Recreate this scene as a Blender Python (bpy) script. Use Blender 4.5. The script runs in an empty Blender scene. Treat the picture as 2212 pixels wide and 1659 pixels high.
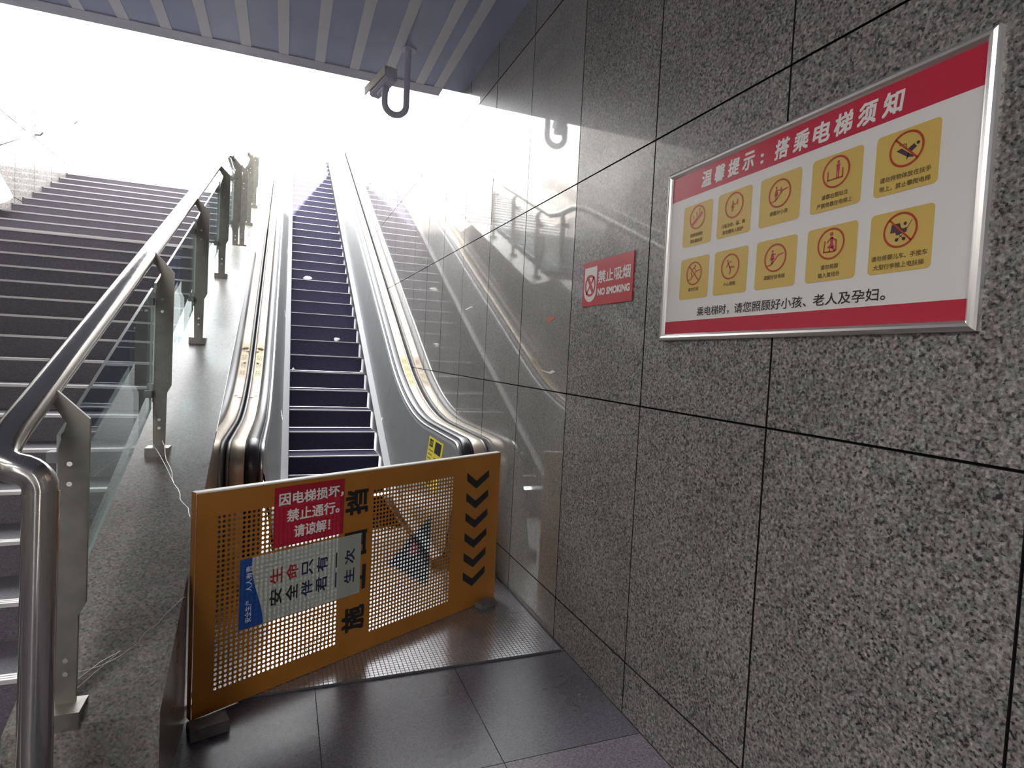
import bpy, bmesh, math, random
from mathutils import Vector, Matrix

SC = bpy.context.scene
COL = SC.collection
RND = random.Random(7)

# ------------------------------------------------------------------ camera
IMG_W, IMG_H, F_PX = 2212, 1659, 1263.27
PITCH, ROLL, YAW = -0.0466, -0.0493, -0.3719
def cam_axes():
    cx, sx = math.cos(PITCH), math.sin(PITCH)
    cy, sy = math.cos(ROLL), math.sin(ROLL)
    cz, sz = math.cos(YAW), math.sin(YAW)
    Rz = Matrix(((cz, -sz, 0), (sz, cz, 0), (0, 0, 1)))
    Rx = Matrix(((1, 0, 0), (0, cx, -sx), (0, sx, cx)))
    Ry = Matrix(((cy, 0, sy), (0, 1, 0), (-sy, 0, cy)))
    return Rz @ Rx @ Ry                     # columns: right, forward, up
R = cam_axes()
cam = bpy.data.cameras.new('camera')
cam.sensor_width = 36.0
cam.lens = 36.0 * F_PX / IMG_W
cam.clip_start = 0.02
cam.clip_end = 300
cam_ob = bpy.data.objects.new('camera', cam)
COL.objects.link(cam_ob)
r_, f_, u_ = R.col[0], R.col[1], R.col[2]
cam_ob.matrix_world = Matrix(((r_[0], u_[0], -f_[0], 0.0), (r_[1], u_[1], -f_[1], 0.0),
                              (r_[2], u_[2], -f_[2], 1.634), (0, 0, 0, 1)))
SC.camera = cam_ob

# ------------------------------------------------------------------ sky, sun, fill lights, exposure
SC.view_settings.view_transform = 'Standard'
SC.view_settings.look = 'None'
SC.view_settings.gamma = 1.0
SC.view_settings.use_curve_mapping = False
SC.view_settings.exposure = 1.25
world = bpy.data.worlds.new('sky')
SC.world = world
world.use_nodes = True
bg = world.node_tree.nodes['Background']
bg.inputs['Color'].default_value = (0.97, 0.985, 1.0, 1)
bg.inputs['Strength'].default_value = 4.4
sun = bpy.data.lights.new('sun', 'SUN')
sun.energy = 22.0
sun.angle = math.radians(1.0)
sun.color = (1.0, 0.93, 0.82)
sun_ob = bpy.data.objects.new('sun', sun)
COL.objects.link(sun_ob)
sun_ob.location = (4, -12, 20)
sun_ob.rotation_euler = Vector((-0.48, 1.5, -1.0)).to_track_quat('-Z', 'Y').to_euler()
for (lx, ly) in ((-2.3, -0.4), (-2.3, -3.0)):          # unseen fill added behind the camera to brighten the board and near wall
    al = bpy.data.lights.new('concourse_fill', 'AREA')
    al.shape = 'RECTANGLE'
    al.size, al.size_y = 1.2, 0.3
    al.energy = 34
    al.color = (1.0, 0.97, 0.93)
    ao = bpy.data.objects.new('concourse_fill', al)
    ao.location = (lx, ly, 3.95)
    COL.objects.link(ao)

# ------------------------------------------------------------------ materials
def new_mat(name):
    m = bpy.data.materials.new(name)
    m.use_nodes = True
    return m, m.node_tree.nodes, m.node_tree.links, m.node_tree.nodes['Principled BSDF']

def plain(name, col, rough=0.5, metal=0.0, noise=0.0, nscale=30.0, spec=0.5, rnoise=0.0):
    m, N, L, P = new_mat(name)
    P.inputs['Base Color'].default_value = (*col, 1)
    P.inputs['Roughness'].default_value = rough
    P.inputs['Metallic'].default_value = metal
    P.inputs['Specular IOR Level'].default_value = spec
    if noise or rnoise:
        tc = N.new('ShaderNodeTexCoord')
        nz = N.new('ShaderNodeTexNoise')
        nz.inputs['Scale'].default_value = nscale
        nz.inputs['Detail'].default_value = 5
        L.new(tc.outputs['Object'], nz.inputs['Vector'])
        if noise:
            mr = N.new('ShaderNodeMapRange')
            mr.inputs['From Min'].default_value = 0.3
            mr.inputs['From Max'].default_value = 0.7
            mr.inputs['To Min'].default_value = 1 - noise
            mr.inputs['To Max'].default_value = 1 + noise
            L.new(nz.outputs['Fac'], mr.inputs['Value'])
            mx = N.new('ShaderNodeVectorMath')
            mx.operation = 'SCALE'
            mx.inputs[0].default_value = col
            L.new(mr.outputs['Result'], mx.inputs['Scale'])
            L.new(mx.outputs['Vector'], P.inputs['Base Color'])
        if rnoise:
            m2 = N.new('ShaderNodeMapRange')
            m2.inputs['From Min'].default_value = 0.3
            m2.inputs['From Max'].default_value = 0.7
            m2.inputs['To Min'].default_value = max(0.02, rough - rnoise)
            m2.inputs['To Max'].default_value = rough + rnoise
            L.new(nz.outputs['Fac'], m2.inputs['Value'])
            L.new(m2.outputs['Result'], P.inputs['Roughness'])
    return m

def granite(name, stops, rough=0.15, scale=75.0, tint=0.12, stain=0.15, rvar=0.06, bump=0.0, spec=0.5, coat=0.0):
    """speckled stone: stops = colours from the darkest grain to the palest"""
    m, N, L, P = new_mat(name)
    tc = N.new('ShaderNodeTexCoord')
    vo = N.new('ShaderNodeTexVoronoi')
    vo.inputs['Scale'].default_value = scale
    vo.inputs['Randomness'].default_value = 1.0
    n1 = N.new('ShaderNodeTexNoise')
    n1.inputs['Scale'].default_value = scale * 0.9
    n1.inputs['Detail'].default_value = 4
    n1.inputs['Roughness'].default_value = 0.6
    n2 = N.new('ShaderNodeTexNoise')
    n2.inputs['Scale'].default_value = 2.2
    n2.inputs['Detail'].default_value = 4
    n3 = N.new('ShaderNodeTexNoise')
    n3.inputs['Scale'].default_value = scale * 0.35
    n3.inputs['Detail'].default_value = 2
    for n in (vo, n1, n2, n3):
        L.new(tc.outputs['Object'], n.inputs['Vector'])
    sep = N.new('ShaderNodeSeparateColor')
    L.new(vo.outputs['Color'], sep.inputs['Color'])
    mix = N.new('ShaderNodeMath')
    mix.operation = 'MULTIPLY_ADD'
    L.new(sep.outputs['Red'], mix.inputs[0])
    mix.inputs[1].default_value = 0.42
    a2 = N.new('ShaderNodeMath')
    a2.operation = 'MULTIPLY_ADD'
    L.new(n1.outputs['Fac'], a2.inputs[0])
    a2.inputs[1].default_value = 1.3
    a2.inputs[2].default_value = -0.36
    L.new(a2.outputs[0], mix.inputs[2])
    ramp = N.new('ShaderNodeValToRGB')
    ramp.color_ramp.elements.remove(ramp.color_ramp.elements[1])
    for i, (p, c) in enumerate(stops):
        e = ramp.color_ramp.elements[0] if i == 0 else ramp.color_ramp.elements.new(p)
        e.position = p
        e.color = (*c, 1)
    L.new(mix.outputs[0], ramp.inputs['Fac'])
    tr = N.new('ShaderNodeValToRGB')
    tr.color_ramp.elements[0].position = 0.36
    tr.color_ramp.elements[1].position = 0.64
    tr.color_ramp.elements[0].color = (1 - tint * .3, 1.0 + tint * .2, 1 - tint * .2, 1)
    tr.color_ramp.elements[1].color = (1 + tint, 1 - tint * .3, 1 - tint * .35, 1)
    L.new(n3.outputs['Fac'], tr.inputs['Fac'])
    m1 = N.new('ShaderNodeVectorMath')
    m1.operation = 'MULTIPLY'
    L.new(ramp.outputs['Color'], m1.inputs[0])
    L.new(tr.outputs['Color'], m1.inputs[1])
    st = N.new('ShaderNodeMapRange')
    st.inputs['From Min'].default_value = 0.3
    st.inputs['From Max'].default_value = 0.7
    st.inputs['To Min'].default_value = 1 - stain
    st.inputs['To Max'].default_value = 1 + stain
    L.new(n2.outputs['Fac'], st.inputs['Value'])
    m2 = N.new('ShaderNodeVectorMath')
    m2.operation = 'SCALE'
    L.new(m1.outputs['Vector'], m2.inputs[0])
    L.new(st.outputs['Result'], m2.inputs['Scale'])
    L.new(m2.outputs['Vector'], P.inputs['Base Color'])
    rr = N.new('ShaderNodeMapRange')
    rr.inputs['From Min'].default_value = 0.3
    rr.inputs['From Max'].default_value = 0.7
    rr.inputs['To Min'].default_value = max(0.02, rough - rvar)
    rr.inputs['To Max'].default_value = rough + rvar
    L.new(n2.outputs['Fac'], rr.inputs['Value'])
    L.new(rr.outputs['Result'], P.inputs['Roughness'])
    P.inputs['Specular IOR Level'].default_value = spec
    P.inputs['Coat Weight'].default_value = coat
    P.inputs['Coat Roughness'].default_value = 0.035
    P.inputs['Coat IOR'].default_value = 1.75
    if bump:
        b = N.new('ShaderNodeBump')
        b.inputs['Strength'].default_value = bump
        b.inputs['Distance'].default_value = 0.002
        L.new(mix.outputs[0], b.inputs['Height'])
        L.new(b.outputs['Normal'], P.inputs['Normal'])
    return m

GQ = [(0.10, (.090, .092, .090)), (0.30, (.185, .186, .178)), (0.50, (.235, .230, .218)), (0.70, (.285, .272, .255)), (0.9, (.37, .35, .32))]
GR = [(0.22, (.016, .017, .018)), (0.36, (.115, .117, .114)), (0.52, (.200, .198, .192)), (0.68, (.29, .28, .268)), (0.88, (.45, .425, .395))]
GL = [(0.2, (.20, .20, .20)), (0.45, (.36, .355, .345)), (0.7, (.50, .49, .47)), (0.9, (.60, .58, .55))]
GD = [(0.2, (.065, .060, .076)), (0.45, (.125, .117, .140)), (0.7, (.180, .170, .190)), (0.9, (.23, .22, .235))]  # dark granite, lightened and blued to take in lens flare
GS = [(0.1, (.080, .074, .092)), (0.5, (.116, .108, .130)), (0.9, (.165, .155, .175))]  # stair granite; its blue lift stands in for lens flare over the steps
GP = [(0.15, (.085, .086, .084)), (0.4, (.180, .178, .170)), (0.7, (.255, .248, .232)), (0.9, (.34, .33, .30))]
M = {}
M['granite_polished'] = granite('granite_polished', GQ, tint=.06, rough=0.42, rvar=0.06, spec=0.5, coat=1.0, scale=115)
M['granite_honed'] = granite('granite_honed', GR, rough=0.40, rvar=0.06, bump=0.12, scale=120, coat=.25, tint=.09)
M['granite_left'] = granite('granite_left', GL, rough=0.40, scale=60, coat=1.0)
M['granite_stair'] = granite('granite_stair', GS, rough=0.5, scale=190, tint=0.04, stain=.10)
M['granite_plinth_side'] = granite('granite_plinth_side', GP, rough=0.035, rvar=0.015, scale=115, spec=.8)
M['granite_plinth'] = granite('granite_plinth', GP, rough=0.32, scale=115)
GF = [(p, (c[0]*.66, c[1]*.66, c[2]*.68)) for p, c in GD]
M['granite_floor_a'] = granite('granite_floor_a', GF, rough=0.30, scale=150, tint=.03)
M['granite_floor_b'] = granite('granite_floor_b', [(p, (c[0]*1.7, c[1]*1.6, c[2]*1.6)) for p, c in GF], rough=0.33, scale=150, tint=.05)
M['joint'] = plain('joint', (.010, .010, .011), 0.9)
M['ceiling_blue'] = plain('ceiling_blue', (.35, .385, .54), 0.45, noise=.05, nscale=3)
M['ceiling_strip'] = plain('ceiling_strip', (.64, .645, .68), 0.5)
M['ceiling_lip'] = plain('ceiling_lip', (.47, .47, .55), 0.45, noise=.08, nscale=8)
M['render_wall'] = plain('render_wall', (.62, .60, .57), 0.8, noise=.05, nscale=4)
M['steel'] = plain('steel', (.26, .26, .27), 0.48, 0.6, rnoise=.05, nscale=14)
M['steel_polished'] = plain('steel_polished', (.60, .585, .55), 0.13, 1.0, rnoise=.03, nscale=30)
M['ledge_metal'] = plain('ledge_metal', (.15, .15, .155), 0.5, 0.2)
M['steel_lip'] = plain('steel_lip', (.45, .45, .46), 0.30, 0.8)
M['steel_panel'] = plain('steel_panel', (.40, .41, .41), 0.40, 0.7, noise=.04, nscale=5)
M['steel_deck'] = plain('steel_deck', (.50, .44, .36), 0.40, 0.6, noise=.05, nscale=6, rnoise=.05)
M['steel_post'] = plain('steel_post', (.24, .23, .205), 0.42, 0.7, noise=.12, nscale=16)
M['steel_dark'] = plain('steel_dark', (.045, .045, .055), 0.4, 0.4)
M['aluminium'] = plain('aluminium', (.80, .79, .77), 0.28, 0.85)
M['nosing_metal'] = plain('nosing_metal', (.66, .645, .64), 0.45, 0.5)
M['rubber'] = plain('rubber', (.016, .015, .022), 0.30, spec=.6)
M['step_black'] = plain('step_black', (.058, .054, .100), 0.42, 0.3, noise=.2, nscale=40)  # near-black steps, with flare haze mixed in as a bluer, lighter tone
M['plate_metal'] = plain('plate_metal', (.40, .40, .41), 0.30, 0.9, rnoise=.06, nscale=20)
M['orange_paint'] = plain('orange_paint', (.38, .148, .020), 0.42, noise=.10, nscale=4, rnoise=.05)
M['skylit_edge'] = plain('skylit_edge', (.90, .86, .80), 0.45)  # sky light on the barrier's top rim, put in as a pale colour
M['black_paint'] = plain('black_paint', (.010, .011, .013), 0.5)
M['ink'] = plain('ink', (.018, .018, .018), 0.5)
M['caption_ink'] = plain('caption_ink', (.16, .11, .035), 0.5)
M['poster_black'] = plain('poster_black', (.014, .017, .016), 0.5)
M['poster_navy'] = plain('poster_navy', (.015, .020, .075), 0.5)
M['poster_red'] = plain('poster_red', (.34, .022, .030), 0.5)
M['sign_white'] = plain('sign_white', (.82, .80, .765), 0.22, spec=.5)
M['sign_red'] = plain('sign_red', (.56, .034, .068), 0.22, spec=.5)
M['sign_yellow'] = plain('sign_yellow', (.70, .49, .13), 0.22, spec=.5)
M['picto_red'] = plain('picto_red', (.46, .060, .020), 0.3)
M['picto_magenta'] = plain('picto_magenta', (.50, .035, .095), 0.3)
M['picto_dark'] = plain('picto_dark', (.080, .040, .060), 0.3)
M['white_ink'] = plain('white_ink', (.84, .81, .78), 0.3)
M['plate_red'] = plain('plate_red', (.56, .030, .048), 0.3)
M['label_yellow'] = plain('label_yellow', (.80, .68, .035), 0.35)
M['label_cream'] = plain('label_cream', (.66, .49, .22), 0.4)
M['label_brown'] = plain('label_brown', (.20, .15, .07), 0.5)
M['camera_grey'] = plain('camera_grey', (.55, .54, .66), 0.45)
M['camera_cream'] = plain('camera_cream', (.62, .58, .52), 0.45)
M['lens_black'] = plain('lens_black', (.01, .01, .012), 0.08)
M['brick_grey'] = plain('brick_grey', (.11, .10, .095), 0.85, noise=.25, nscale=30)
M['paper_white'] = plain('paper_white', (.82, .80, .78), 0.7, noise=.1, nscale=60)
M['sheet_grey'] = plain('sheet_grey', (.30, .29, .30), 0.5)
M['leaf_brown'] = plain('leaf_brown', (.075, .050, .030), 0.7)
M['wire'] = plain('wire', (.52, .49, .46), 0.4, 0.6)
M['bolt'] = plain('bolt', (.60, .58, .54), 0.2, 1.0)
M['torn_red'] = plain('torn_red', (.55, .16, .12), 0.6)

def thin_print(name, col, trans):
    m, N, L, P = new_mat(name)
    P.inputs['Base Color'].default_value = (*col, 1)
    P.inputs['Roughness'].default_value = 0.35
    t = N.new('ShaderNodeBsdfTranslucent')
    t.inputs['Color'].default_value = (*col, 1)
    mx = N.new('ShaderNodeMixShader')
    mx.inputs['Fac'].default_value = trans
    L.new(P.outputs[0], mx.inputs[1])
    L.new(t.outputs[0], mx.inputs[2])
    L.new(mx.outputs[0], N['Material Output'].inputs['Surface'])
    return m
M['sticker_red'] = thin_print('sticker_red', (.50, .020, .045), .30)
M['poster_paper'] = thin_print('poster_paper', (.50, .53, .47), .32)
M['poster_blue'] = thin_print('poster_blue', (.020, .085, .34), .30)
M['poster_edge'] = plain('poster_edge', (.12, .16, .30), .5)

def glass_mat():
    m, N, L, P = new_mat('clear_glass')
    N.remove(P)
    gl = N.new('ShaderNodeBsdfGlossy')
    gl.inputs['Roughness'].default_value = 0.02
    gl.inputs['Color'].default_value = (.9, .97, .95, 1)
    tr = N.new('ShaderNodeBsdfTransparent')
    tr.inputs['Color'].default_value = (.92, .965, .97, 1)
    fr = N.new('ShaderNodeFresnel')
    fr.inputs['IOR'].default_value = 1.5
    mx = N.new('ShaderNodeMixShader')
    wk = N.new('ShaderNodeMath')
    wk.operation = 'MULTIPLY'
    wk.inputs[1].default_value = 0.30
    L.new(fr.outputs[0], wk.inputs[0])
    L.new(wk.outputs[0], mx.inputs['Fac'])
    L.new(tr.outputs[0], mx.inputs[1])
    L.new(gl.outputs[0], mx.inputs[2])
    L.new(mx.outputs[0], N['Material Output'].inputs['Surface'])
    return m
M['glass'] = glass_mat()
M['glass_edge'] = plain('glass_edge', (.50, .57, .54), 0.2)

def plate_grid():
    m, N, L, P = new_mat('plate_grid')
    P.inputs['Base Color'].default_value = (.34, .34, .36, 1)
    P.inputs['Metallic'].default_value = 0.85
    P.inputs['Roughness'].default_value = 0.24
    tc = N.new('ShaderNodeTexCoord')
    br = N.new('ShaderNodeTexBrick')
    br.inputs['Scale'].default_value = 1.0
    br.offset = 0.0
    br.inputs['Brick Width'].default_value = 0.022
    br.inputs['Row Height'].default_value = 0.022
    br.inputs['Mortar Size'].default_value = 0.0018
    br.inputs['Mortar Smooth'].default_value = 0.6
    L.new(tc.outputs['Object'], br.inputs['Vector'])
    b = N.new('ShaderNodeBump')
    b.invert = True
    b.inputs['Strength'].default_value = 0.5
    b.inputs['Distance'].default_value = 0.002
    L.new(br.outputs['Fac'], b.inputs['Height'])
    L.new(b.outputs['Normal'], P.inputs['Normal'])
    mr = N.new('ShaderNodeMapRange')
    mr.inputs['To Min'].default_value = 0.22
    mr.inputs['To Max'].default_value = 0.75
    L.new(br.outputs['Fac'], mr.inputs['Value'])
    L.new(mr.outputs['Result'], P.inputs['Roughness'])
    cr = N.new('ShaderNodeMix')
    cr.data_type = 'RGBA'
    cr.inputs['A'].default_value = (.46, .46, .48, 1)
    cr.inputs['B'].default_value = (.17, .17, .18, 1)
    L.new(br.outputs['Fac'], cr.inputs['Factor'])
    L.new(cr.outputs['Result'], P.inputs['Base Color'])
    return m
M['plate_grid'] = plate_grid()

# ------------------------------------------------------------------ mesh helpers
class MB:
    """collects faces and links them as ONE mesh object"""
    def __init__(self):
        self.v, self.f, self.m, self.s, self.mats = [], [], [], [], []
    def mi(self, mat):
        if mat not in self.mats:
            self.mats.append(mat)
        return self.mats.index(mat)
    def face(self, pts, mat, smooth=False):
        b = len(self.v)
        self.v += [tuple(p) for p in pts]
        self.f.append(tuple(range(b, b + len(pts))))
        self.m.append(self.mi(mat))
        self.s.append(smooth)
    def grid(self, rows, mat, smooth=True, close_u=False, close_v=False):
        """rows: list of equally long point lists"""
        b, n, k = len(self.v), len(rows), len(rows[0])
        for r in rows:
            self.v += [tuple(p) for p in r]
        for i in range(n if close_v else n - 1):
            for j in range(k if close_u else k - 1):
                i2, j2 = (i + 1) % n, (j + 1) % k
                self.f.append((b + i*k + j, b + i*k + j2, b + i2*k + j2, b + i2*k + j))
                self.m.append(self.mi(mat))
                self.s.append(smooth)
    def box(self, lo, hi, mat, M4=None):
        x0, y0, z0 = lo
        x1, y1, z1 = hi
        c = [(x0,y0,z0),(x1,y0,z0),(x1,y1,z0),(x0,y1,z0),(x0,y0,z1),(x1,y0,z1),(x1,y1,z1),(x0,y1,z1)]
        if M4:
            c = [tuple(M4 @ Vector(p)) for p in c]
        self.hexa(c, mat)
    def hexa(self, c, mat):
        b = len(self.v)
        self.v += [tuple(p) for p in c]
        for q in ((0,3,2,1),(4,5,6,7),(0,1,5,4),(1,2,6,5),(2,3,7,6),(3,0,4,7)):
            self.f.append(tuple(b + i for i in q))
            self.m.append(self.mi(mat))
            self.s.append(False)
    def tube(self, path, r, mat, n=12, caps=True):
        path = [Vector(p) for p in path]
        rows = []
        up = None
        for i, p in enumerate(path):
            t = (path[min(i+1, len(path)-1)] - path[max(i-1, 0)]).normalized()
            if up is None:
                up = Vector((0, 0, 1)) if abs(t.z) < .9 else Vector((0, 1, 0))
            a = t.cross(up).normalized()
            up = a.cross(t).normalized()
            rr = r[i] if isinstance(r, (list, tuple)) else r
            rows.append([p + a*rr*math.cos(2*math.pi*j/n) + up*rr*math.sin(2*math.pi*j/n) for j in range(n)])
        self.grid(rows, mat, True, close_u=True)
        if caps:
            self.face(rows[0][::-1], mat)
            self.face(rows[-1], mat)
    def disc(self, c, axis, r, mat, n=16, h=0.0):
        c, axis = Vector(c), Vector(axis).normalized()
        a = axis.orthogonal().normalized()
        b = axis.cross(a)
        top = [c + axis*h + a*r*math.cos(2*math.pi*j/n) + b*r*math.sin(2*math.pi*j/n) for j in range(n)]
        self.face(top, mat)
        if h:
            bot = [p - axis*h for p in top]
            for j in range(n):
                self.face((bot[j], bot[(j+1) % n], top[(j+1) % n], top[j]), mat)
    def prism(self, poly, fn, d0, d1, mat):
        """poly in 2D, fn(u, v, depth) -> point; a solid between two depths"""
        a = [fn(u, v, d0) for u, v in poly]
        b = [fn(u, v, d1) for u, v in poly]
        self.face(a, mat)
        self.face(b[::-1], mat)
        k = len(poly)
        for i in range(k):
            self.face((a[i], b[i], b[(i+1) % k], a[(i+1) % k]), mat)
    def build(self, name, parent=None):
        me = bpy.data.meshes.new(name)
        me.from_pydata(self.v, [], self.f)
        for m in self.mats:
            me.materials.append(M[m])
        for i, p in enumerate(me.polygons):
            p.material_index = self.m[i]
            p.use_smooth = self.s[i]
        me.update()
        o = bpy.data.objects.new(name, me)
        COL.objects.link(o)
        if parent is not None:
            o.parent = parent
        return o

def tag(o, label, cat, group=None, kind=None):
    o['label'] = label
    o['category'] = cat
    if group: o['group'] = group
    if kind: o['kind'] = kind
    return o

def struct(mb, name, label, cat):
    return tag(mb.build(name), label, cat, kind='structure')

def empty(name, label, cat, group=None):
    o = bpy.data.objects.new(name, None)
    o.empty_display_size = 0.1
    COL.objects.link(o)
    return tag(o, label, cat, group)

_tcache = {}
def text_geo(s, bold=0.0, shear=0.0):
    k = (s, bold, shear)
    if k in _tcache:
        return _tcache[k]
    c = bpy.data.curves.new('t', 'FONT')
    c.body = s
    c.size = 1.0
    c.offset = bold
    c.shear = shear
    c.resolution_u = 3
    o = bpy.data.objects.new('t', c)
    COL.objects.link(o)
    dg = bpy.context.evaluated_depsgraph_get()
    me = bpy.data.meshes.new_from_object(o.evaluated_get(dg))
    vs = [(v.co.x, v.co.y) for v in me.vertices]
    fs = [tuple(p.vertices) for p in me.polygons]
    bpy.data.objects.remove(o)
    bpy.data.curves.remove(c)
    bpy.data.meshes.remove(me)
    x0, x1 = min(v[0] for v in vs), max(v[0] for v in vs)
    y0, y1 = min(v[1] for v in vs), max(v[1] for v in vs)
    g = ([((x-x0)/(x1-x0), (y-y0)/max(y1-y0, 1e-6)) for x, y in vs], fs)
    _tcache[k] = g
    return g

def lettering(mb, s, fn, box, mat, bold=0.0, shear=0.0, rot=0):
    """print the string s into the box (u0, v0, u1, v1); fn(u, v) -> point; rot=90: glyph tops point to -u"""
    vs, fs = text_geo(s, 0.0, shear)
    u0, v0, u1, v1 = box
    i = mb.mi(mat)
    em = (u1-u0 if rot == 90 else v1-v0)               # stroke thickening in the print's own units
    w = bold*em
    p0 = Vector(fn(u0, v0))
    nrm = (Vector(fn(u1, v0))-p0).cross(Vector(fn(u0, v1))-p0).normalized()
    for ci, (du, dv) in enumerate(((0, 0),) if not bold else ((0, 0), (w, 0), (w, w), (0, w), (w*.5, w*.5))):
        b = len(mb.v)
        lift = nrm*(ci*6e-5)
        for x, y in vs:
            if rot == 90:
                u, v = (u1-w) + (u0-u1+w)*y, v0 + (v1-v0-w)*x
            else:
                u, v = u0 + (u1-u0-w)*x, v0 + (v1-v0-w)*y
            mb.v.append(tuple(Vector(fn(u+du, v+dv)) + lift))
        for f in fs:
            mb.f.append(tuple(b + j for j in f))
            mb.m.append(i)
            mb.s.append(False)

# ------------------------------------------------------------------ the setting
XR, XL = 1.5125, -3.18
CEIL, TOP = 4.11, 7.7
FL = -7.0
def wall_panels(x, ys, zs, face, gap, matfn, tilt):
    """stone facing in the plane x, joints left open over a dark backing; face=-1: looks to -x"""
    mb = MB()
    d = 0.012
    bx = x - face*d
    mb.face(((bx, ys[0], zs[0]), (bx, ys[-1], zs[0]), (bx, ys[-1], zs[-1]), (bx, ys[0], zs[-1])), 'joint')
    g = gap/2
    for i in range(len(ys)-1):
        for j in range(len(zs)-1):
            y0, y1, z0, z1 = ys[i]+g, ys[i+1]-g, zs[j]+g, zs[j+1]-g
            a, b = RND.uniform(-tilt, tilt), RND.uniform(-tilt, tilt)
            m = matfn(ys[i], zs[j])
            fr = [(x+a, y0, z0), (x+b, y1, z0), (x+b, y1, z1), (x+a, y0, z1)]
            bk = [(bx, p[1], p[2]) for p in fr]
            mb.face(fr, m)
            for k in range(4):
                mb.face((bk[k], bk[(k+1) % 4], fr[(k+1) % 4], fr[k]), 'joint')
    return mb

ysR = [1.5116 + .75*i for i in range(-11, 29)]
zsR = [0, .2435, 1.437, 2.629, 3.812, 5.0, 6.19, TOP]
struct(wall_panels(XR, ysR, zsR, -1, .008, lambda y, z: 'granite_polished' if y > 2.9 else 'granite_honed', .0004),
       'wall_right', 'speckled grey granite wall on the right carrying the notice board', 'wall')
ysL = [9.12 + .6*i for i in range(-26, 23)]
zsL = [0, .54, 1.46, 2.38, 3.30, 4.22, 5.14, 6.06, 6.98, TOP]
struct(wall_panels(XL, ysL, zsL, 1, .008, lambda y, z: 'granite_left', .0006),
       'wall_left', 'pale granite wall at the far left beside the stairs', 'wall')
mb = MB()
mb.box((XL, FL-.2, 0), (XR, FL, CEIL), 'render_wall')
struct(mb, 'wall_back', 'plain wall closing the concourse behind the viewer', 'wall')
mb = MB()
mb.box((XL, 5.20, CEIL+.06), (XR, 5.60, 7.95), 'render_wall')
struct(mb, 'wall_head', 'head wall above the ceiling edge over the stair opening', 'wall')

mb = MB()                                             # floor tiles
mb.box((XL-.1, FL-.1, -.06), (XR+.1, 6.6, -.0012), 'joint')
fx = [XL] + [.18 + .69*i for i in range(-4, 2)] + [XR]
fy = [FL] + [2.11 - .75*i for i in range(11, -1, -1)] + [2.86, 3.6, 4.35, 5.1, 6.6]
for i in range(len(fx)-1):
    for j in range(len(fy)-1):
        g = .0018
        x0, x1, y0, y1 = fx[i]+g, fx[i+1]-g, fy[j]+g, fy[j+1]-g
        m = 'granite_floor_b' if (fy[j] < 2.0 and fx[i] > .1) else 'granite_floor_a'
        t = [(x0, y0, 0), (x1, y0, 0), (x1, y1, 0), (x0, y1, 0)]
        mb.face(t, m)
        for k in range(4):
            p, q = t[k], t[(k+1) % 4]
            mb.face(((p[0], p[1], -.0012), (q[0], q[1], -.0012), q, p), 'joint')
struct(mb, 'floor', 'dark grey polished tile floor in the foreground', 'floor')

mb = MB()                                             # slatted metal ceiling
mb.box((XL, FL, CEIL+.004), (XR, 5.52, CEIL+.06), 'ceiling_blue')
sx = [1.26, 1.085] + [.79 - .291*i for i in range(14)]
for x in sx:
    mb.box((x-.040, FL, CEIL-.003), (x+.040, 5.50, CEIL+.010), 'ceiling_strip')
mb.box((XL, 5.50, CEIL-.005), (1.305, 5.67, CEIL+.10), 'ceiling_lip')
struct(mb, 'ceiling', 'blue grey slatted metal ceiling with pale strips ending at the opening', 'ceiling')

# ---- the stairs on the left: three flights and two landings
RISE, RUN = .1455, .3163
Y0, Z0 = 2.412, .449                                   # a nosing of the lower flight
XS = -.78                                              # right end of the steps, against the sloping plinth
flights = [('lower', Y0 - 2*RUN, Z0 - 2*RISE, 18), ('middle', 8.08, Z0 + 16*RISE, 11), ('upper', 12.2, Z0 + 27*RISE, 23)]
ends = [8.08, 12.2, 23.0]
names = {'lower': 'lower flight of dark granite steps with bright metal nosings left of the glass railing',
         'middle': 'middle flight of dark granite steps above the first landing, climbing to daylight',
         'upper': 'upper flight of granite steps at the top, washed out by sunlight'}
for (fn_, y, z, n), yend in zip(flights, ends):
    mb = MB()
    zb = z - RISE
    for k in range(n):
        yk, zk = y + RUN*k, z + RISE*k
        z_prev = max(0.0, zk - RISE)
        yn = y + RUN*(k+1) if k < n-1 else yend
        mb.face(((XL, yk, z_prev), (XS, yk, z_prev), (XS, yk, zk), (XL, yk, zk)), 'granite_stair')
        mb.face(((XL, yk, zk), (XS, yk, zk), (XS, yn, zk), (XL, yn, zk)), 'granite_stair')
    st = struct(mb, 'stairs', names[fn_], 'stairs')
    for k in range(n):
        yk, zk = y + RUN*k, z + RISE*k
        nb = MB()
        for q in range(3):
            nb.box((XL+.02, yk-.004+q*.016, zk-(.012 if q == 0 else 0)), (XS-.005, yk+.008+q*.016, zk+.004), 'nosing_metal')
        nb.build('nosing', st)

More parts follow.
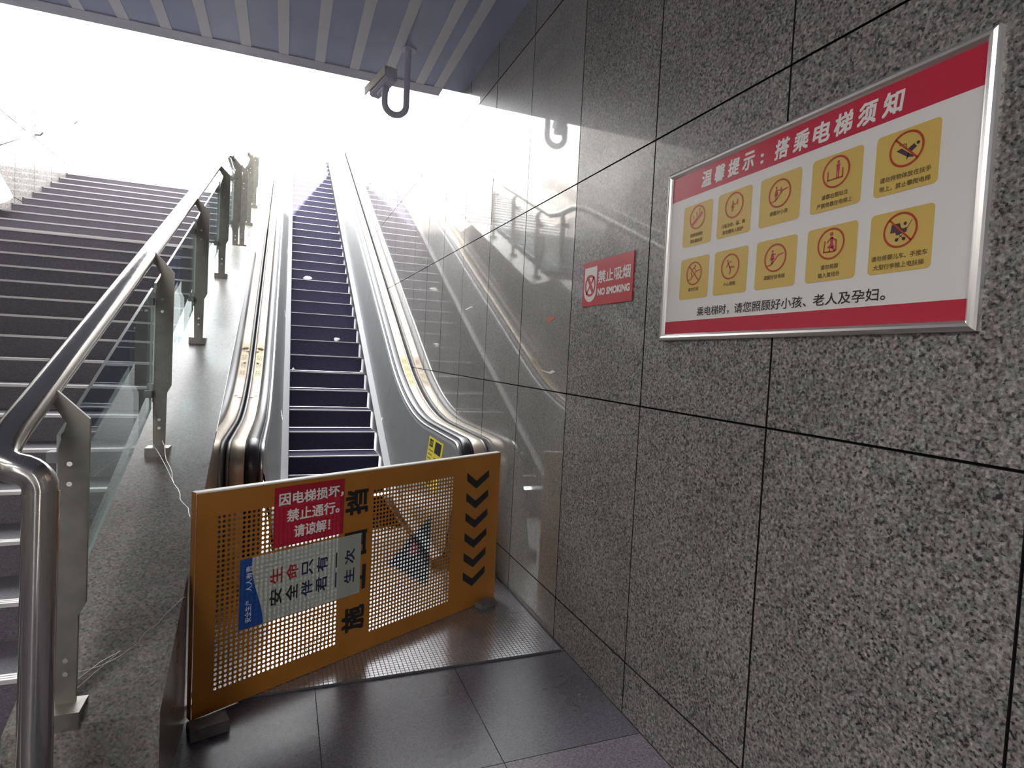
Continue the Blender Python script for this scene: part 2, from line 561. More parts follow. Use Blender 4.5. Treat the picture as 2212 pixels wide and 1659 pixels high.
# ---- sloping granite plinth between stairs and escalator
PX0, PX1 = -.78, -.355
def plinth_z(y):
    s = RISE/RUN
    if y < 7.22: return Z0 + (y-Y0)*s + .05
    if y < 8.02: return Z0 + (7.22-Y0)*s + .05
    if y < 11.3: return Z0 + (7.22-Y0)*s + .05 + (y-8.02)*s
    return Z0 + (7.22-Y0)*s + .05 + (11.3-8.02)*s + max(0, min(y, 19.4)-12.1)*s
cuts = [2.175, 2.72, 3.20, 4.14, 5.10, 6.06, 7.22, 8.02, 8.9, 9.9, 11.3, 12.1, 14.5, 17, 19.4, 22]
mb = MB()
for a, b in zip(cuts[:-1], cuts[1:]):
    g = .0015
    za, zb = plinth_z(a), plinth_z(b)
    mb.hexa([(PX0, a+g, -.01), (PX1-.004, a+g, -.01), (PX1-.004, b-g, -.01), (PX0, b-g, -.01),
             (PX0, a+g, za), (PX1-.004, a+g, za), (PX1-.004, b-g, zb), (PX0, b-g, zb)], 'granite_plinth')
    mb.hexa([(PX1-.0035, a+g, -.01), (PX1, a+g, -.01), (PX1, b-g, -.01), (PX1-.0035, b-g, -.01),
             (PX1-.0035, a+g, za), (PX1, a+g, za), (PX1, b-g, zb), (PX1-.0035, b-g, zb)], 'granite_plinth_side' if a > 3.1 else 'granite_plinth')
struct(mb, 'plinth', 'sloping grey granite plinth between the stairs and the escalator', 'plinth')

# ------------------------------------------------------------------ escalator
XC = .575
def nose(y):                                           # line of the step nosings
    if y < 5.65: return 0.0
    if y < 6.75: return .5532*(y-5.65)**2/(2*1.10)
    return min(.40 + (y-6.916)*.5532, 7.58)
def hand(y):                                           # top of the handrail
    if y < 5.4: return .975
    if y < 7.6: return .975 + .54*(y-5.4)**2/(2*2.2)
    return min(.975 + .594 + (y-7.6)*.54, 8.42)
YF, RF = 4.22, .22
def newel(y):                                          # outline of the balustrade top incl. its rounded front
    if y < YF+RF:
        d = max(0.0, RF*RF - (YF+RF-y)**2)
        return .975 - RF + math.sqrt(d)
    return hand(y)
path = [(YF, .0), (YF, .25), (YF, .5), (YF, .975-RF)]
path += [(YF+RF-RF*math.cos(a), .975-RF+RF*math.sin(a)) for a in [math.pi/2*i/9 for i in range(1, 10)]]
path += [(4.44+.12*i, .975) for i in range(1, 9)]
path += [(y, hand(y)) for y in [5.5+.15*i for i in range(15)]]
path += [(y, hand(y)) for y in [7.8, 9, 11, 13, 15, 17, 19, 20.0, 20.3, 20.6, 21.6]]
def sweep(mb, prof, side, mat, closed=True, p=path, smooth=True):
    rows = []
    for i, (y, z) in enumerate(p):
        a, b = p[max(i-1, 0)], p[min(i+1, len(p)-1)]
        t = Vector((b[0]-a[0], b[1]-a[1])).normalized()
        n = (-t.y, t.x)
        rows.append([(XC + side*dx, y + n[0]*dn, z + n[1]*dn) for dx, dn in prof])
    mb.grid(rows, mat, smooth, close_u=closed)
    if closed:
        mb.face(rows[0], mat)
        mb.face(rows[-1][::-1], mat)

esc = empty('escalator', 'stopped steel escalator with black steps rising beside the granite wall', 'escalator')
esc.location = (0, 0, 0)
STW = .4975
for k in range(-2, 33):                                # steps
    yk = 6.916 + .4024*k
    zk = nose(yk) if k > -2 else 0.0
    zp = nose(yk-.4024) if k > -2 else 0.0
    sb = MB()
    nx = 6.916 + .4024*(k+1)
    lo, hi = XC-.008-STW, XC-.008+STW
    if k == -2:
        yk0 = 5.30
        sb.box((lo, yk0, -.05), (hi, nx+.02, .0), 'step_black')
    else:
        rows = []
        for q in range(6):                             # curved riser
            f = q/5
            zz = zp + (zk-zp)*f
            rows.append([(lo, yk + .022*math.sin(math.pi*f*.5 + math.pi/2)*1.0, zz), (hi, yk + .022*math.sin(math.pi*f*.5 + math.pi/2)*1.0, zz)])
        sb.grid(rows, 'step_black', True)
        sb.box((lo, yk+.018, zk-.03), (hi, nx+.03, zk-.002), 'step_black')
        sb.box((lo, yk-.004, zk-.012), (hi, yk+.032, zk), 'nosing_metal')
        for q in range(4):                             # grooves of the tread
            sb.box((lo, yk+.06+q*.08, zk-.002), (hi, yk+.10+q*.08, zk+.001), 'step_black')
    sb.build('step', esc)
for side in (-1, 1):
    w = 'left' if side < 0 else 'right'
    ys = [4.25, 4.6, 5.0, 5.4] + [5.55+.12*i for i in range(12)] + [7.2, 9, 12, 15, 18, 19.9, 20.6, 21.4]
    sk = MB()                                          # skirt
    sk.grid([[(XC+side*.503, y, nose(y)-.30), (XC+side*.503, y, nose(y)+.072)] for y in ys], 'steel_dark', False)
    sk.build('skirt', esc)
    le = MB()                                          # lower ledge, a bright folded strip
    le.grid([[(XC+side*.503, y, nose(y)+.060), (XC+side*.508, y, nose(y)+.074), (XC+side*.545, y, nose(y)+.084), (XC+side*.580, y, nose(y)+.092)] for y in ys], 'ledge_metal', False)
    le.build('ledge', esc)
    seams = [(4.225, 4.225), (7.226, 7.40), (9.6, 9.78), (12.0, 12.18), (14.4, 14.58), (16.8, 16.98), (19.2, 19.38), (21.5, 21.5)]
    for (ta, ba), (tb, bb) in zip(seams[:-1], seams[1:]):
        pb = MB()
        rows = []
        for q in range(25):
            f = q/24
            yt, yb = ta+.003 + (tb-ta-.006)*f, ba+.003 + (bb-ba-.006)*f
            zb, zt = nose(yb)+.090, newel(yt)-.034
            rows.append([(XC+side*.580, yb, zb), (XC+side*.583, yb, zb+.02), (XC+side*.678, yt, zt-.03), (XC+side*.690, yt, zt)])
        pb.grid(rows, 'steel_panel', False)
        pb.build('balustrade_panel', esc)
    ip = MB()                                          # dark inside behind the panel seams
    ip.grid([[(XC+side*.60, y, nose(y)+.07), (XC+side*.70, y, newel(y)-.06)] for y in [4.26, 4.3, 4.36, 4.44, 4.8, 5.2, 5.6, 6, 6.4, 6.8, 7.2, 8, 10, 12, 15, 18, 20, 21.4]], 'steel_dark', False)
    ip.build('inner_lining', esc)
    gd = MB()                                          # inner lip and guide the handrail runs on
    sweep(gd, [(.686, -.045), (.686, -.030), (.690, -.026), (.712, -.026), (.714, -.032), (.806, -.032), (.806, -.045)], side, 'steel_lip')
    gd.build('handrail_guide', esc)
    gr = MB()
    sweep(gr, [(.714, -.0318), (.714, -.022), (.726, -.022), (.726, -.0318)], side, 'steel_dark')
    gr.build('handrail_track', esc)
    hr = MB()
    sweep(hr, [(.722, -.024), (.720, -.012), (.727, -.002), (.745, .004), (.762, .005), (.779, .004), (.797, -.002), (.804, -.012), (.802, -.024)], side, 'rubber')
    h = hr.build('handrail', esc)
    h['label'] = 'black rubber moving handrail'
    dk = MB()                                          # broad outer deck
    sweep(dk, [(.806, -.045), (.806, -.012), (.811, -.008), (.893, -.008), (.898, -.012), (.898, -.045)], side, 'steel_deck')
    dk.build('outer_deck', esc)
    ot = MB()
    sweep(ot, [(.8985, -.05), (.8985, -.016), (.918, -.016), (.922, -.022), (.922, -.05)], side, 'steel')
    ot.build('edge_trim', esc)
    op = MB()                                          # outer cladding down to the plinth
    op.grid([[(XC+side*.9195, y, max(-.0, nose(y)-.5)), (XC+side*.9195, y, newel(y)-.04)] for y in [4.225, 4.25, 4.3, 4.36, 4.44, 5, 5.4, 6, 6.6, 7.2, 7.8, 9, 12, 15, 18, 20, 21.4]], 'steel_dark', False)
    op.build('outer_cladding', esc)
cp = MB()                                              # comb and landing plates
cp.box((XC-.498, 4.98, -.01), (XC+.498, 5.30, .004), 'plate_metal')
for q in range(60):
    x = XC - .49 + q*.98/59
    cp.box((x-.004, 5.26, .004), (x+.004, 5.36, .009), 'steel')
cp.build('comb_plate', esc)
lp = MB()
for a, b in ((2.86, 3.36), (3.363, 4.21)):
    lp.box((-.352, a, .0005), (1.488, b, .012), 'plate_grid')
lp.box((XC-.575, 4.213, .0005), (XC+.575, 4.978, .012), 'plate_grid')
lp.build('landing_plate', esc)

def panel_pt(side, y, z, out=.0012):                   # point on the inclined inner panel at height z (level part)
    zb, zt = nose(y)+.11, newel(y)-.064
    f = (z-zb)/(zt-zb)
    return (XC + side*(.583 + .095*f - out), y, z + .0003)
st = MB()                                              # yellow safety label on the right panel
pf = lambda u, v: panel_pt(1, 5.19 - .50*u, .465 + .415*v)
st.grid([[pf(u/4, v/4) for u in range(5)] for v in range(5)], 'label_yellow', False)
pf2 = lambda u, v: (lambda p: (p[0]-.0010, p[1], p[2]))(pf(u, v))
for (a, b, c, d) in ((.07, .80, .33, .96), (.48, .72, .90, .96)):
    st.face([pf2(a, b), pf2(c, b), pf2(c, d), pf2(a, d)], 'black_paint')
for q in range(7):
    v = .74 - q*.085
    st.face([pf2(.07, v-.028), pf2(.40-.05*(q % 3), v-.028), pf2(.40-.05*(q % 3), v), pf2(.07, v)], 'label_brown')
st.face([pf2(.50, .60), pf2(.80, .60), pf2(.80, .635), pf2(.50, .635)], 'label_brown')
def disc2(mb, fn, c, r, mat, n=14, ry=None):
    ry = ry or r
    mb.face([fn(c[0]+r*math.cos(2*math.pi*i/n), c[1]+ry*math.sin(2*math.pi*i/n)) for i in range(n)], mat)
disc2(st, pf2, (.70, .53), .045, 'black_paint', ry=.03)
st.face([pf2(.62, .22), pf2(.78, .22), pf2(.78, .48), pf2(.62, .48)], 'black_paint')
st.face([pf2(.42, .10), pf2(.56, .10), pf2(.60, .34), pf2(.46, .34)], 'black_paint')
st.face([pf2(.08, .03), pf2(.40, .03), pf2(.40, .13), pf2(.08, .13)], 'black_paint')
lettering(st, '注意', lambda u, v: (lambda p: (p[0]-.0018, p[1], p[2]))(pf(u, v)), (.10, .84, .30, .93), 'label_yellow')
s = st.build('warning_label', esc)
s['label'] = 'yellow label with black pictograms'

def deck_pt(side, y, x, up=.0016):
    return (XC + side*x, y, hand(y) - .008/math.cos(math.atan(.5)) + up)
for side, ya, yb, chars in ((1, 6.86, 7.62, '扶好站稳'), (-1, 6.95, 7.75, '扶好站稳')):
    db = MB()
    db.grid([[deck_pt(side, ya + (yb-ya)*i/12, .814), deck_pt(side, ya + (yb-ya)*i/12, .889)] for i in range(13)], 'label_cream', False)
    for i, ch in enumerate(chars):
        y0 = ya + (yb-ya)*(.08 + .225*i)
        y1 = y0 + (yb-ya)*.15
        if side > 0:
            lettering(db, ch, lambda u, v: deck_pt(1, v, u, .0028), (.822, y0, .880, y1), 'label_brown')
        else:
            lettering(db, ch, lambda u, v: deck_pt(-1, v, .70+(1.0-u), .0028), (.822, y0, .880, y1), 'label_brown')
    s = db.build('deck_label', esc)
    s['label'] = 'faded yellow lettered strip on the deck'

# ------------------------------------------------------------------ glass railing
rail_thing = empty('glass_railing', 'steel and glass railing with round handrail between stairs and escalator', 'railing')
def px_(y): return -.613 + .012*(y-3.6)                # post line
def rz(y): return Z0 + (y-Y0)*RISE/RUN
RAILP = [(-.712 + .014*(y-2.0), y, plinth_z(y)+1.025) for y in (2.15, 2.4, 3.0, 4, 5, 6, 7.0)]
RAILP += [(-.635, 7.35, plinth_z(7.3)+1.02), (-.632, 7.75, plinth_z(7.5)+1.02), (-.628, 8.1, plinth_z(8.1)+1.03)]
RAILP += [(-.625 + .012*(y-8.5), y, plinth_z(y)+1.03) for y in (8.5, 9.5, 10.5, 11.2)]
TX, TY = -.615, 1.95
lo_ = [(TX-.012, TY, .0), (TX-.008, TY, .4), (TX-.004, TY, .8), (TX, TY, 1.205)]
lo_ += [(TX-.06+.06*math.cos(a), TY, 1.205+.06*math.sin(a)) for a in [math.pi/2*i/8 for i in range(1, 8)]]
lo_ += [(-.678, 1.951, 1.268), (-.698, 1.957, 1.278), (-.711, 1.972, 1.294), (-.716, 1.998, 1.318), (-.715, 2.05, 1.352)]
mb = MB()
mb.tube(lo_ + RAILP, .042, 'steel_polished', n=20)
mb.build('handrail', rail_thing)
cb = MB()
cb.tube([(TX, TY, 1.185), (TX, TY, 1.200)], .0436, 'steel_polished', n=20)
cb.build('collar', rail_thing)
fl = MB()
fl.disc((TX-.012, TY, 0), (0, 0, 1), .075, 'steel', 24, .012)
fl.build('floor_flange', rail_thing)
POSTS = [2.245, 3.605, 4.91, 6.266, 7.52, 8.40, 9.45, 10.5]
HEI = [1.02, 1.03, 1.02, 1.02, 1.03, 1.03, 1.03, 1.03]
def gx(y): return px_(y) - .045
for y, hh in zip(POSTS, HEI):
    x, z = px_(y), plinth_z(y)
    t = .007
    pl = MB()
    fn = lambda u, v, d: (x+u, y+d, z+v)
    poly = [(-.034, .0), (.022, .0), (.026, .30), (.046, .34), (.050, .945), (-.050, 1.046+hh-1.02), (-.070, 1.024+hh-1.02), (-.012, .930), (-.034, .85), (-.036, .34), (-.040, .30)]
    pl.prism(poly, fn, -t, t, 'steel_post')
    p = pl.build('post', rail_thing)
    bb = MB()
    bb.box((x-.060, y-.075, z-.040), (x+.050, y+.070, z+.012), 'steel_post')
    bb.build('base_plate', p)
    for (u, v) in ((-.002, .80), (-.002, .735), (-.006, .155), (-.006, .11)):
        kb = MB()
        kb.disc((x+u, y-t, z+v), (0, -1, 0), .008, 'bolt', 12, .004)
        kb.build('bolt', p)
    for v in (.31, .80):
        for sy in (-1, 1):
            if (sy < 0 and y == POSTS[0]) or (sy > 0 and y == POSTS[-1]):
                continue
            kb = MB()
            kb.box((x-.072, y+sy*.036-.022, z+v-.018+sy*.036*.46), (x-.036, y+sy*.036+.022, z+v+.018+sy*.036*.46), 'steel')
            kb.build('clamp', p)
for a, b in zip(POSTS[:-1], POSTS[1:]):
    y0, y1 = a+.035, b-.035
    if a < 7.3 < b or b-a < .5:
        pass
    gb = MB()
    def q(y, h, dx): return (gx(y)+dx, y, plinth_z(y)+h)
    d = .006
    ys = [y0 + (y1-y0)*i/8 for i in range(9)]
    for dx in (-d, d):
        gb.grid([[q(y, .23, dx), q(y, .87, dx)] for y in ys], 'glass', False)
    gb.grid([[q(y, .87, -d), q(y, .87, d)] for y in ys], 'glass_edge', False)
    gb.grid([[q(y, .23, -d), q(y, .23, d)] for y in ys], 'glass_edge', False)
    for y in (y0, y1):
        gb.face((q(y, .23, -d), q(y, .23, d), q(y, .87, d), q(y, .87, -d)), 'glass_edge')
    gb.build('glass_panel', rail_thing)

# wall handrail at far left
wr = empty('wall_handrail', 'round steel handrail fixed along the pale left wall', 'handrail')
mb = MB()
mb.tube([(-3.10, y, 2.777 + (y-8.08)*RISE/RUN + .82) for y in (7.9, 8.6, 9.4, 10.2, 11.0, 11.6)], .030, 'steel_polished', n=16)
mb.build('rail', wr)
for y in (8.4, 9.75, 11.1):
    z = 2.777 + (y-8.08)*RISE/RUN + .80
    mb = MB()
    mb.tube([(-3.182, y, z-.07), (-3.13, y, z-.07), (-3.10, y, z-.03)], .010, 'steel', n=10)
    mb.disc((-3.182, y, z-.07), (1, 0, 0), .03, 'steel', 14, .006)
    mb.build('bracket', wr)

# ------------------------------------------------------------------ orange perforated barrier panel lying on its side
BL, BR_ = Vector((-.321, 2.675, .052)), Vector((1.315, 3.532, .052))
BD = (BR_-BL).normalized()
BN = Vector((BD.y, -BD.x, 0))                          # towards the camera
BW, BH = 1.853, .955
EYE, KB = Vector((0, 0, 1.634)), 1.0208              # measured with a 5 cm lift, scaled so that it stands on the plate
def bp(u, v, out=0.0):
    return EYE + (BL + BD*u + Vector((0, 0, v)) + BN*out - EYE)*KB
bar = empty('barrier_panel', 'orange perforated site barrier lying on its side across the escalator entrance', 'barrier')
PIT, HR = .02135, .0070
tri = [(.985, .435), (1.270, .640), (1.275, .225)]
def in_tri(u, v):
    s = []
    for i in range(3):
        a, b = tri[i], tri[(i+1) % 3]
        s.append((b[0]-a[0])*(v-a[1]) - (b[1]-a[1])*(u-a[0]))
    return all(k < 0 for k in s) or all(k > 0 for k in s)
def paint(u, v):
    if in_tri(u, v):
        if (u-1.165)**2 + (v-.475)**2 < .030**2:
            return 'poster_red'
        return 'black_paint'
    return 'orange_paint'
sheet = MB()
nv = 36
v_lo = .085
v_hi = v_lo + nv*PIT
areas = []
for u0, ncol in ((.082, 28), (.873, 27)):
    areas.append((u0, u0+ncol*PIT))
    for i in range(ncol):
        for j in range(nv):
            cu, cv = u0+(i+.5)*PIT, v_lo+(j+.5)*PIT
            h = PIT/2
            sq = [(h, 0), (h, h), (0, h), (-h, h), (-h, 0), (-h, -h), (0, -h), (h, -h)]
            m = paint(cu, cv)
            for k in range(8):
                a0, a1 = math.pi/4*k, math.pi/4*(k+1)
                p, q2 = sq[k], sq[(k+1) % 8]
                sheet.face((bp(cu+HR*math.cos(a0), cv+HR*math.sin(a0)), bp(cu+p[0], cv+p[1]), bp(cu+q2[0], cv+q2[1]), bp(cu+HR*math.cos(a1), cv+HR*math.sin(a1))), m)
def rect(mb, u0, v0, u1, v1, mat, out=0.0):
    mb.face((bp(u0, v0, out), bp(u1, v0, out), bp(u1, v1, out), bp(u0, v1, out)), mat)
(ua, ub), (uc, ud) = areas
rect(sheet, 0, 0, BW, v_lo, 'orange_paint')
rect(sheet, 0, v_hi, BW, BH, 'orange_paint')
rect(sheet, 0, v_lo, ua, v_hi, 'orange_paint')
rect(sheet, ub, v_lo, uc, v_hi, 'orange_paint')
rect(sheet, ud, v_lo, BW, v_hi, 'orange_paint')
so = sheet.build('perforated_sheet', bar)
so['label'] = 'orange sheet with two fields of round holes'
fr = MB()
def rim(u0, v0, u1, v1, mat):
    c = [bp(u0, v0, -.036), bp(u1, v0, -.036), bp(u1, v0, .0), bp(u0, v0, .0), bp(u0, v1, -.036), bp(u1, v1, -.036), bp(u1, v1, .0), bp(u0, v1, .0)]
    fr.hexa(c, mat)
rim(-.002, BH-.002, BW+.002, BH+.006, 'skylit_edge')
rim(-.002, -.004, BW+.002, .0, 'orange_paint')
rim(-.006, -.004, -.002, BH+.006, 'orange_paint')
rim(BW+.002, -.004, BW+.006, BH+.006, 'orange_paint')
fo = fr.build('rim', bar)
fo['label'] = 'folded rim, its top coloured pale for sky light'
for cv in (.795, .670, .547, .421, .296, .175):        # six black arrows
    ab = MB()
    ab.prism([(1.560, cv+.064), (1.644, cv+.004), (1.754, cv+.060), (1.757, cv+.016), (1.645, cv-.046), (1.562, cv+.013)],
             lambda u, v, d: bp(u, v, d), .0006, .0012, 'black_paint')
    ab.build('arrow_mark', bar)
for ch, v0 in (('施', .125), ('工', .335), ('围', .520), ('挡', .735)):
    cb_ = MB()
    lettering(cb_, ch, lambda u, v: bp(u, v, .0008), (.708, v0, .843, v0+.130), 'black_paint', bold=.07, rot=90)
    cb_.build('lettering', bar)
# red notice stuck on the barrier
rs = MB()
rect(rs, .333, .655, .697, .934, 'sticker_red', .0022)
red = tag(rs.build('red_notice'), 'red sticker with white characters taped to the top of the orange barrier', 'notice')
for txt, bx in (('因电梯损坏，', (.355, .845, .692, .905)), ('禁止通行。', (.395, .765, .672, .825)), ('请谅解！', (.432, .685, .622, .745))):
    lb = MB()
    lettering(lb, txt, lambda u, v: bp(u, v, .0028), bx, 'white_ink', bold=.05)
    lb.build('lettering', red)
# safety poster
pw = []
for i in range(13):
    v = .320 + .316*i/12
    f = i/12
    pw.append((v, .272 + .024*math.cos(math.pi*f*1.15) - .010*f))
ps = MB()
ps.grid([[bp(uu, v, .0018), bp(.808 + .025*f_*0, v, .0018)] for (v, uu), f_ in zip(pw, range(13))], 'poster_paper', False)
pos = tag(ps.build('safety_poster'), 'white poster with blue end and vertical red and black characters on the barrier', 'poster')
pe = MB()
pe.grid([[bp(.186, v, .0018), bp(uu, v, .0018)] for v, uu in pw], 'poster_blue', False)
o = pe.build('blue_band', pos)
o['label'] = 'blue wavy end band'
for i, ch in enumerate('生命只有一次'):
    lb = MB()
    u0 = .322 + .078*i
    dv = (.025 if ch == '一' else 0)
    m = 'poster_red' if i < 2 else 'poster_navy'
    lettering(lb, ch, lambda u, v: bp(u, v, .0024), (u0 + (.027 if ch == '一' else 0), .487, u0 + (.035 if ch == '一' else .060), .563), m, bold=.05, rot=90)
    lb.build('lettering', pos)
for i, ch in enumerate('安全伴君一生'):
    lb = MB()
    u0 = .322 + .078*i
    m = 'poster_black' if i < 2 else 'poster_navy'
    lettering(lb, ch, lambda u, v: bp(u, v, .0024), (u0 + (.027 if ch == '一' else 0), .387, u0 + (.035 if ch == '一' else .060), .463), m, bold=.05, rot=90)
    lb.build('lettering', pos)
lb = MB()
lettering(lb, '安全生产', lambda u, v: bp(u, v, .0024), (.212, .345, .240, .445), 'white_ink', rot=90)
lettering(lb, '人人有责', lambda u, v: bp(u, v, .0024), (.212, .485, .240, .600), 'white_ink', rot=90)
lb.build('lettering', pos)
# blocks under the barrier's corners
def block(name, c, ang, size, label):
    mb = MB()
    M4 = Matrix.Translation(c) @ Matrix.Rotation(ang, 4, 'Z')
    sx_, sy_, sz_ = size
    b = bmesh.new()
    bmesh.ops.create_cube(b, size=1.0)
    for v in b.verts:
        v.co = Vector((v.co.x*sx_, v.co.y*sy_, (v.co.z+.5)*sz_))
    bmesh.ops.bevel(b, geom=b.edges[:], offset=.004, segments=2, affect='EDGES')
    for f in b.faces:
        mb.face([M4 @ v.co for v in f.verts], 'brick_grey')
    b.free()
    return tag(mb.build(name), label, 'block', 'blocks under the barrier')
block('stone_block', (-.255, 2.655, 0), .30, (.15, .09, .048), 'grey stone block propping the left corner of the orange barrier')
block('stone_block', (1.255, 3.50, .0125), .48, (.12, .075, .036), 'grey stone block under the right corner of the orange barrier near the wall')

# ------------------------------------------------------------------ notice board on the wall
SXF = XR
nb = empty('notice_board', 'framed white and red notice board with ten yellow pictogram panels on the granite wall', 'sign')
def sp(y, z, out):                                     # out: distance from the wall; slight tilt of the hung board
    return (XR - out, y, z + (2.12-y)*.0105)
SY0, SY1, SZ0, SZ1 = 2.122, .886, 1.734, 2.434
pb = MB()
pb.prism([(SY0-.01, SZ0+.01), (SY1+.01, SZ0+.01), (SY1+.01, SZ1-.01), (SY0-.01, SZ1-.01)], sp, .0, .010, 'sign_white')
pb.build('board', nb)
fb = MB()
prof = [(0.0, .0), (0.0, .014), (.004, .020), (.011, .0235), (.018, .022), (.024, .017), (.0275, .010)]
rows = []
for w_, o_ in prof:
    rows.append([sp(SY0-w_, SZ0+w_, o_), sp(SY1+w_, SZ0+w_, o_), sp(SY1+w_, SZ1-w_, o_), sp(SY0-w_, SZ1-w_, o_)])
for a, b in zip(rows[:-1], rows[1:]):
    for k in range(4):
        fb.face((a[k], a[(k+1) % 4], b[(k+1) % 4], b[k]), 'aluminium')
fo = fb.build('frame', nb)
fo['label'] = 'rounded aluminium frame'
for (z0, z1) in ((2.309, SZ1-.0275), (SZ0+.0275, 1.812)):
    rb = MB()
    rb.prism([(SY0-.0275, z0), (SY1+.0275, z0), (SY1+.0275, z1), (SY0-.0275, z1)], sp, .0102, .0106, 'sign_red')
    rb.build('red_band', nb)
tb = MB()
for i, ch in enumerate('温馨提示'):
    lettering(tb, ch, lambda u, v: sp(2.12-u, v, .0112), (.206+.0735*i, 2.327, .264+.0735*i, 2.389), 'white_ink', bold=.06, shear=.12)
lettering(tb, '：', lambda u, v: sp(2.12-u, v, .0112), (.512, 2.330, .526, 2.364), 'white_ink', bold=.12)
tb.build('title_lettering', nb)
tb = MB()
for i, ch in enumerate('搭乘电梯须知'):
    lettering(tb, ch, lambda u, v: sp(2.12-u, v, .0112), (.574+.0755*i, 2.322, .636+.0755*i, 2.386), 'white_ink', bold=.06, shear=.12)
tb.build('title_lettering', nb)
for txt, (a, b) in (('乘电梯时，', (.228, .405)), ('请您照顾好小孩、', (.433, .745)), ('老人及孕妇。', (.770, 1.002))):
    tb = MB()
    lettering(tb, txt, lambda u, v: sp(2.12-u, v, .0112), (a, 1.825, b, 1.861), 'ink', bold=.02)
    tb.build('bottom_lettering', nb)

def ring(mb, fn, c, r0, r1, mat, n=40):
    for i in range(n):
        a, b = 2*math.pi*i/n, 2*math.pi*(i+1)/n
        mb.face((fn(c[0]+r0*math.cos(a), c[1]+r0*math.sin(a)), fn(c[0]+r1*math.cos(a), c[1]+r1*math.sin(a)),
                 fn(c[0]+r1*math.cos(b), c[1]+r1*math.sin(b)), fn(c[0]+r0*math.cos(b), c[1]+r0*math.sin(b))), mat)
def strokes(mb, fn, pts, w, mat):
    for (a, b) in zip(pts[:-1], pts[1:]):
        d = Vector((b[0]-a[0], b[1]-a[1]))
        if d.length < 1e-6: continue
        d.normalize()
        n = Vector((-d.y, d.x))*w*.5
        e = d*w*.3
        mb.face((fn(a[0]-e.x-n.x, a[1]-e.y-n.y), fn(b[0]+e.x-n.x, b[1]+e.y-n.y), fn(b[0]+e.x+n.x, b[1]+e.y+n.y), fn(a[0]-e.x+n.x, a[1]-e.y+n.y)), mat)
def poly(mb, fn, pts, mat):
    mb.face([fn(*p) for p in pts], mat)
def person(mb, fn, x, y, h, mat, skirt=False):
    disc2(mb, fn, (x, y+h*.90), h*.09, mat)
    if skirt:
        poly(mb, fn, [(x-.07*h, y+h*.78), (x+.07*h, y+h*.78), (x+.20*h, y+h*.30), (x-.20*h, y+h*.30)], mat)
    else:
        poly(mb, fn, [(x-.13*h, y+h*.78), (x+.13*h, y+h*.78), (x+.10*h, y+h*.38), (x-.10*h, y+h*.38)], mat)
    strokes(mb, fn, [(x-.06*h, y+h*.36), (x-.06*h, y)], .08*h, mat)
    strokes(mb, fn, [(x+.06*h, y+h*.36), (x+.06*h, y)], .08*h, mat)
PR, PM, PD = 'picto_red', 'picto_magenta', 'picto_dark'
def esc_line(mb, fn, w=.09, mat=PR):
    strokes(mb, fn, [(-.75, -.55), (-.35, -.48), (.30, .18), (.75, .25)], w, mat)
